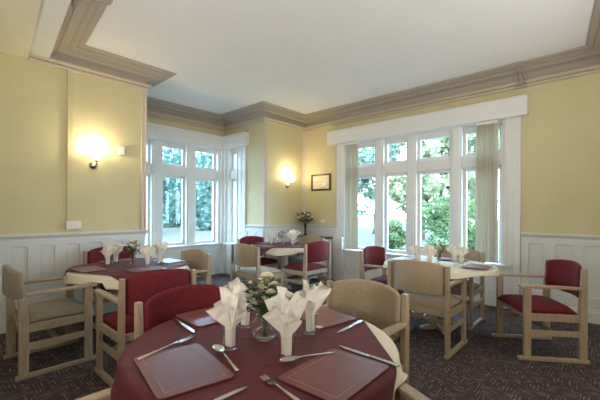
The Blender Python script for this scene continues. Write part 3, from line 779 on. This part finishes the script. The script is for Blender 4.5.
def bouquet(x, y, z, label, vase_label, specs, hgt, spread, vase='globe', leafy=60, lsz=.028, grp='bouquets in vases', seed=1):
    r_ = random.Random(seed)
    if vase == 'globe':
        vb = BM(); lathe(vb, [(.034, 0), (.044, .004), (.060, .024), (.066, .048), (.060, .074), (.044, .093), (.036, .102), (.040, .112), (.0385, .112), (.0345, .102), (.0425, .091), (.0585, .073), (.0642, .048), (.0585, .026), (.042, .009), (.01, .006)], 28)
        v = obj('vase', vb, M_tumbler, smooth=True, loc=(x, y, z)); neck = .11; nr = .022
    elif vase == 'small':
        vb = BM(); lathe(vb, [(.022, 0), (.03, .004), (.032, .03), (.024, .075), (.026, .095), (.0245, .095), (.0225, .075), (.03, .03), (.01, .006)], 24)
        v = obj('vase', vb, M_tumbler, smooth=True, loc=(x, y, z)); neck = .09; nr = .015
    else:
        vb = BM(); lathe(vb, [(.03, 0), (.04, .005), (.034, .03), (.018, .08), (.018, .15), (.03, .21), (.034, .215), (.03, .213), (.014, .15), (.014, .08), (.01, .02)], 24)
        v = obj('vase', vb, M_dark, smooth=True, loc=(x, y, z)); neck = .2; nr = .01
    tag(v, vase_label, 'vase', 'flower vases')
    e = empty('bouquet', (x, y, z)); tag(e, label, 'flowers', grp)
    st = BM(); heads = []
    for m, rad, n in specs:
        for k in range(n):
            a = r_.uniform(0, 2 * PI); q = math.sqrt(r_.uniform(.0, 1)); px, py = spread * q * math.cos(a), spread * q * math.sin(a)
            pz = hgt * (1 - .32 * q * q) * r_.uniform(.86, 1.03)
            for _ in range(12):
                if all((px - h[0]) ** 2 + (py - h[1]) ** 2 + (pz - h[2]) ** 2 > (rad * 1.5) ** 2 for h in heads): break
                a = r_.uniform(0, 2 * PI); q = math.sqrt(r_.uniform(.0, 1)); px, py = spread * q * math.cos(a), spread * q * math.sin(a); pz = hgt * (1 - .32 * q * q) * r_.uniform(.8, 1.03)
            if vase == 'tall': pz = max(pz, neck + .17)
            heads.append((px, py, pz, m, rad))
    for px, py, pz, m, rad in heads:
        f = nr / max(spread, .01)
        tube(st, [(-px * f * .5, -py * f * .5, .012 if vase != 'tall' else neck - .02), (px * f, py * f, neck), (px * .65, py * .65, neck + (pz - neck) * .6), (px, py, pz)], .0018, 5)
    obj('stems', st, M_green, e, True)
    lf = BM()
    for k in range(leafy):
        a = r_.uniform(0, 2 * PI); q = math.sqrt(r_.uniform(.05, 1)); px, py = spread * 1.0 * q * math.cos(a), spread * 1.0 * q * math.sin(a)
        pz = neck + (.06 if vase == 'tall' else .01) + (hgt - neck) * r_.uniform(.05, .80) * (1 - .15 * q); L_ = lsz * r_.uniform(.7, 1.4)
        d = Vector((math.cos(a + r_.uniform(-1, 1)), math.sin(a + r_.uniform(-1, 1)), r_.uniform(-.3, .8))).normalized(); sd = d.cross(Vector((0, 0, 1))).normalized() * L_ * .28
        up = sd.cross(d).normalized() * L_ * .12; p0 = Vector((px, py, pz)) * 1 
        vs = [lf.verts.new(p0 + d * L_ * t + s * sd * wv + up * (1 - (2 * t - 1) ** 2)) for t, wv, s in ((0, .1, 0), (.35, 1, 1), (.35, 1, -1), (.75, .7, 1), (.75, .7, -1), (1.05, 0, 0))]
        lf.faces.new((vs[0], vs[1], vs[2])); lf.faces.new((vs[1], vs[3], vs[4], vs[2])); lf.faces.new((vs[3], vs[5], vs[4]))
    o = obj('leaves', lf, M_leafd, e); o['kind'] = 'stuff'
    cache = {}
    for px, py, pz, m, rad in heads:
        key = (m.name, rad)
        h = obj('flower_head', flower_head(m, rad), [m, M_heart], e) if key not in cache else cache[key].copy()
        if key in cache: C.objects.link(h)
        cache[key] = h; h.parent = e
        h.location = (px, py, pz); h.rotation_euler = (-py / spread * .7, px / spread * .7, r_.uniform(0, 6)); 
    return e
bouquet(-1.172, 1.052, ZC, 'cream chrysanthemums with dark leaves in the globe vase on the foreground table', 'clear globe glass vase in the middle of the foreground table',
        [(M_cream, .0235, 28), (M_pink, .017, 12)], .29, .076, 'globe', 230, .03, seed=5)
bouquet(-3.80, 1.52, ZC, 'pale yellow flowers with dark leaves in the vase on left table', 'small clear glass vase in the middle of the left table', [(M_yellow, .017, 9), (M_cream, .017, 9)], .265, .075, 'small', 110, .03, seed=8)
bouquet(-4.22, 4.17, ZC, 'white sprig with green leaves in the vase on the pier table', 'small clear glass vase in the middle of the pier table', [(M_cream, .018, 3)], .25, .05, 'small', 50, .045, seed=3)
bouquet(-1.47, 3.975, ZC, 'yellow flowers in the vase on the wide window table', 'small clear glass vase on the wide window table', [(M_yellow, .022, 9)], .245, .055, 'small', 60, .03, seed=4)
bouquet(-4.66, RY - .16, .816, 'spray of cream flowers with dark leaves standing in the room corner', 'slim dark vase on the radiator cover shelf in the corner', [(M_cream, .045, 20), (M_pink, .03, 6)], .49, .16, 'tall', 110, .06, seed=9)

# ------------------------------------------------------------------ garden
bm = BM(); box(bm, -90, 30, -20, 90, -.72, -.60)
o = obj('lawn', bm, M_lawn); tag(o, 'pale sunlit lawn outside the windows', 'lawn', kind='structure')
def tree(x, y, h, w, trunk_h, m, label, seed, nq=2600, q=.26, cat='tree', grp='trees in the garden', name='garden_tree', gaps=.75, low=1.0):
    r_ = random.Random(seed); t = empty(name, (x, y, -.6)); tag(t, label, cat, grp)
    if trunk_h > .2:
        b = BM(); tube(b, [(0, 0, 0), (.05, .03, trunk_h * .6), (-.05, .1, trunk_h + .3), (.1, 0, h * .75)], [.05 * h ** .8, .04 * h ** .8, .03 * h ** .8, .01 * h], 8)
        for k in range(5):
            a = r_.uniform(0, 6.28); tube(b, [(0, 0, trunk_h + k * .12 * h), (math.cos(a) * w * .5, math.sin(a) * w * .5, trunk_h + k * .12 * h + .15 * h)], [.012 * h, .004 * h], 5)
        obj('trunk', b, M_trunk, t, True)
    vs, fs = [], []
    blobs = []
    for k in range(16 if low == 1 else 26):
        a = r_.uniform(0, 2 * PI); zz = r_.uniform(0, 1); rr = math.sqrt(max(0, 1 - (zz * 2 - 1) ** 2)) * r_.uniform(.3, 1)
        blobs.append((rr * math.cos(a) * w * .72, rr * math.sin(a) * w * .72, trunk_h + (h - trunk_h) * ((.12 if low == 1 else .05) + .78 * zz ** low), w * r_.uniform(.25, .45), (h - trunk_h) * r_.uniform(.10, .2)))
    for k in range(nq):
        bx, by, bz, br, bh = blobs[k % len(blobs)]
        d = Vector((r_.gauss(0, 1), r_.gauss(0, 1), r_.gauss(0, 1))).normalized() * r_.uniform(gaps, 1.05)
        p = Vector((bx + d.x * br, by + d.y * br, max(.03, bz + d.z * bh)))
        a = Vector((r_.gauss(0, 1), r_.gauss(0, 1), r_.gauss(0, 1))).normalized(); c_ = a.orthogonal().normalized(); s = q * r_.uniform(.6, 1.3)
        i = len(vs); vs += [tuple(p - a * s * .5), tuple(p + c_ * s * .3), tuple(p + a * s * .5), tuple(p - c_ * s * .3)]; fs.append((i, i + 1, i + 2, i + 3))
    me = bpy.data.meshes.new('foliage'); me.from_pydata(vs, [], fs); me.materials.append(m)
    f = bpy.data.objects.new('foliage', me); C.objects.link(f); f.parent = t
    return t
tr = [(-29, 10.6, 8.5, 3.7, 0, M_leafA), (-38.5, 20.3, 10, 4.2, 0, M_leafA), (-29.5, 19.0, 8.0, 2.7, 0, M_leafA), (-38.5, 31.5, 10, 4.4, 0, M_leafB), (-28, 30.5, 9, 3.7, .4, M_leafA)]
labs = ['bluish green tree seen through the leftmost bay light', 'bluish green tree seen through the middle of the far bay window', 'bluish green tree seen at the right of the far bay window', 'fresh green tree beyond the bay corner', 'bluish green tree seen through the narrow bay side light']
for i, a in enumerate(tr): tree(*a, labs[i], 20 + i, 6500, .5, low=1.7)
tr2 = [(-22, 29, 8.5, 3.3, 1.2, M_leafB, 'pale green tree seen through the leftmost light of the wide window'), (-15.0, 26, 9, 2.9, 1.0, M_leafD, 'pale green tree seen through the second light of the wide window'),
       (-9.8, 23, 10, 2.9, 1.0, M_leafB, 'fresh green tree seen through the third light of the wide window'), (-5.2, 17.5, 9, 2.3, .8, M_leafB, 'fresh green tree behind the right hand blind')]
for i, a in enumerate(tr2): tree(*a, 40 + i, 2600, .42, gaps=.6)
bs = [(-5.55, 14.9, 2.5, 1.15, 0, M_leafC, 'rounded green bush outside the third light of the wide window'), (-6.35, 12.4, 1.5, .62, 0, M_leafC, 'low green bush outside the second light of the wide window'),
      (-3.45, 12.0, 2.3, .7, 0, M_leafC, 'green bush outside the rightmost light of the wide window'), (-8.4, 12.0, 1.1, .6, 0, M_leafC, 'smallest green bush outside the leftmost light of the wide window')]
for i, a in enumerate(bs): tree(*a, 60 + i, 2600, .13, cat='bush', grp='bushes in the garden', name='garden_bush')
bb = BM(); lathe(bb, [(.22, 0), (.2, .06), (.1, .12), (.08, .5), (.12, .62), (.34, .72), (.36, .76), (.32, .76), (.1, .70)], 20)
tag(obj('bird_bath', bb, M_stone, smooth=True, loc=(-9.6, 13.1, -.6)), 'stone bird bath on the lawn outside the leftmost window light', 'bird bath')

# ------------------------------------------------------------------ light
w = bpy.data.worlds.new('sky'); bpy.context.scene.world = w; w.use_nodes = True
bg = w.node_tree.nodes['Background']; bg.inputs['Color'].default_value = (.47, .74, 1.0, 1); bg.inputs['Strength'].default_value = 21
def light(kind, name, loc, energy, col, size, rot=None, **k):
    l = bpy.data.lights.new(name, kind); l.energy = energy; l.color = col
    if kind == 'POINT': l.shadow_soft_size = size
    elif kind == 'AREA': l.shape = 'RECTANGLE'; l.size, l.size_y = size
    elif kind == 'SUN': l.angle = size
    o = bpy.data.objects.new(name, l); C.objects.link(o); o.location = loc
    if rot: o.rotation_euler = rot
    for a, v in k.items(): setattr(l, a, v)
    return o
sun = light('SUN', 'sun', (0, 0, 20), 5.0, (1, .97, .9), .02)
sun.rotation_euler = Vector((-.55, .6, -.75)).to_track_quat('-Z', 'Y').to_euler()
def portal(loc, size, d):
    o = light('AREA', 'window_portal', loc, 1, (1, 1, 1), size); o.rotation_euler = Vector(d).to_track_quat('-Z', 'Y').to_euler(); o.data.cycles.is_portal = True
portal(((OX0 + OX1) / 2, RY + .24, 1.63), (2.7, 2.1), (0, -1, 0))
portal((BX - .24, 3.2, 1.63), (2.1, 2.1), (1, 0, 0))
portal((-5.75, Y2 + .24, 1.63), (.6, 2.1), (0, -1, 0))
portal((-5.75, Y1 - .24, 1.63), (.6, 2.1), (0, 1, 0))
for loc, e, aim in (((.85, 1.4, 1.25), 150, (-2.0, 2.6, 3.2)), ((.85, 3.7, 1.25), 66, (-1.7, 3.6, 3.2)), ((-1.4, -.6, 1.25), 108, (-2.6, 2.6, 3.2)), ((-2.6, -.7, 1.25), 30, (-3.6, 2.6, 3.2)), ((1.2, -1.0, 1.25), 100, (-1.2, 1.8, 3.2))):
    l = light('SPOT', 'ceiling_fill', loc, e, (1, .95, .90), 0); l.data.spot_size = math.radians(125); l.data.spot_blend = 1; l.data.shadow_soft_size = .12  # added spots out of view that brighten the ceiling, no fixtures behind them
    l.rotation_euler = (Vector(aim) - Vector(loc)).to_track_quat('-Z', 'Y').to_euler()
for loc, e in (((1.6, 2.6, 2.3), 48), ((-.6, -1.8, 2.3), 42)):
    light('POINT', 'room_fill', loc, e, (1, .95, .87), .25)  # added fill lights out of view, lifting the lower room; no fixtures

# ------------------------------------------------------------------ camera
cam = bpy.data.cameras.new('camera'); co = bpy.data.objects.new('camera', cam); C.objects.link(co)
cam.sensor_width = 36; cam.lens = 345 / 600 * 36; cam.shift_y = 10.5 / 600; cam.clip_start = .02
co.matrix_world = Matrix.Translation((0, 0, 1.33)) @ Matrix.Rotation(math.radians(42.386), 4, 'Z') @ Matrix.Rotation(PI / 2, 4, 'X') @ Matrix.Rotation(.005, 4, 'Z')
s = bpy.context.scene; s.camera = co
s.view_settings.view_transform = 'Standard'; s.view_settings.look = 'None'; s.view_settings.gamma = 1; s.view_settings.use_curve_mapping = False
s.view_settings.exposure = 0.0
s.cycles.max_bounces = 8; s.cycles.diffuse_bounces = 5; s.cycles.transparent_max_bounces = 24; s.cycles.sample_clamp_indirect = 6
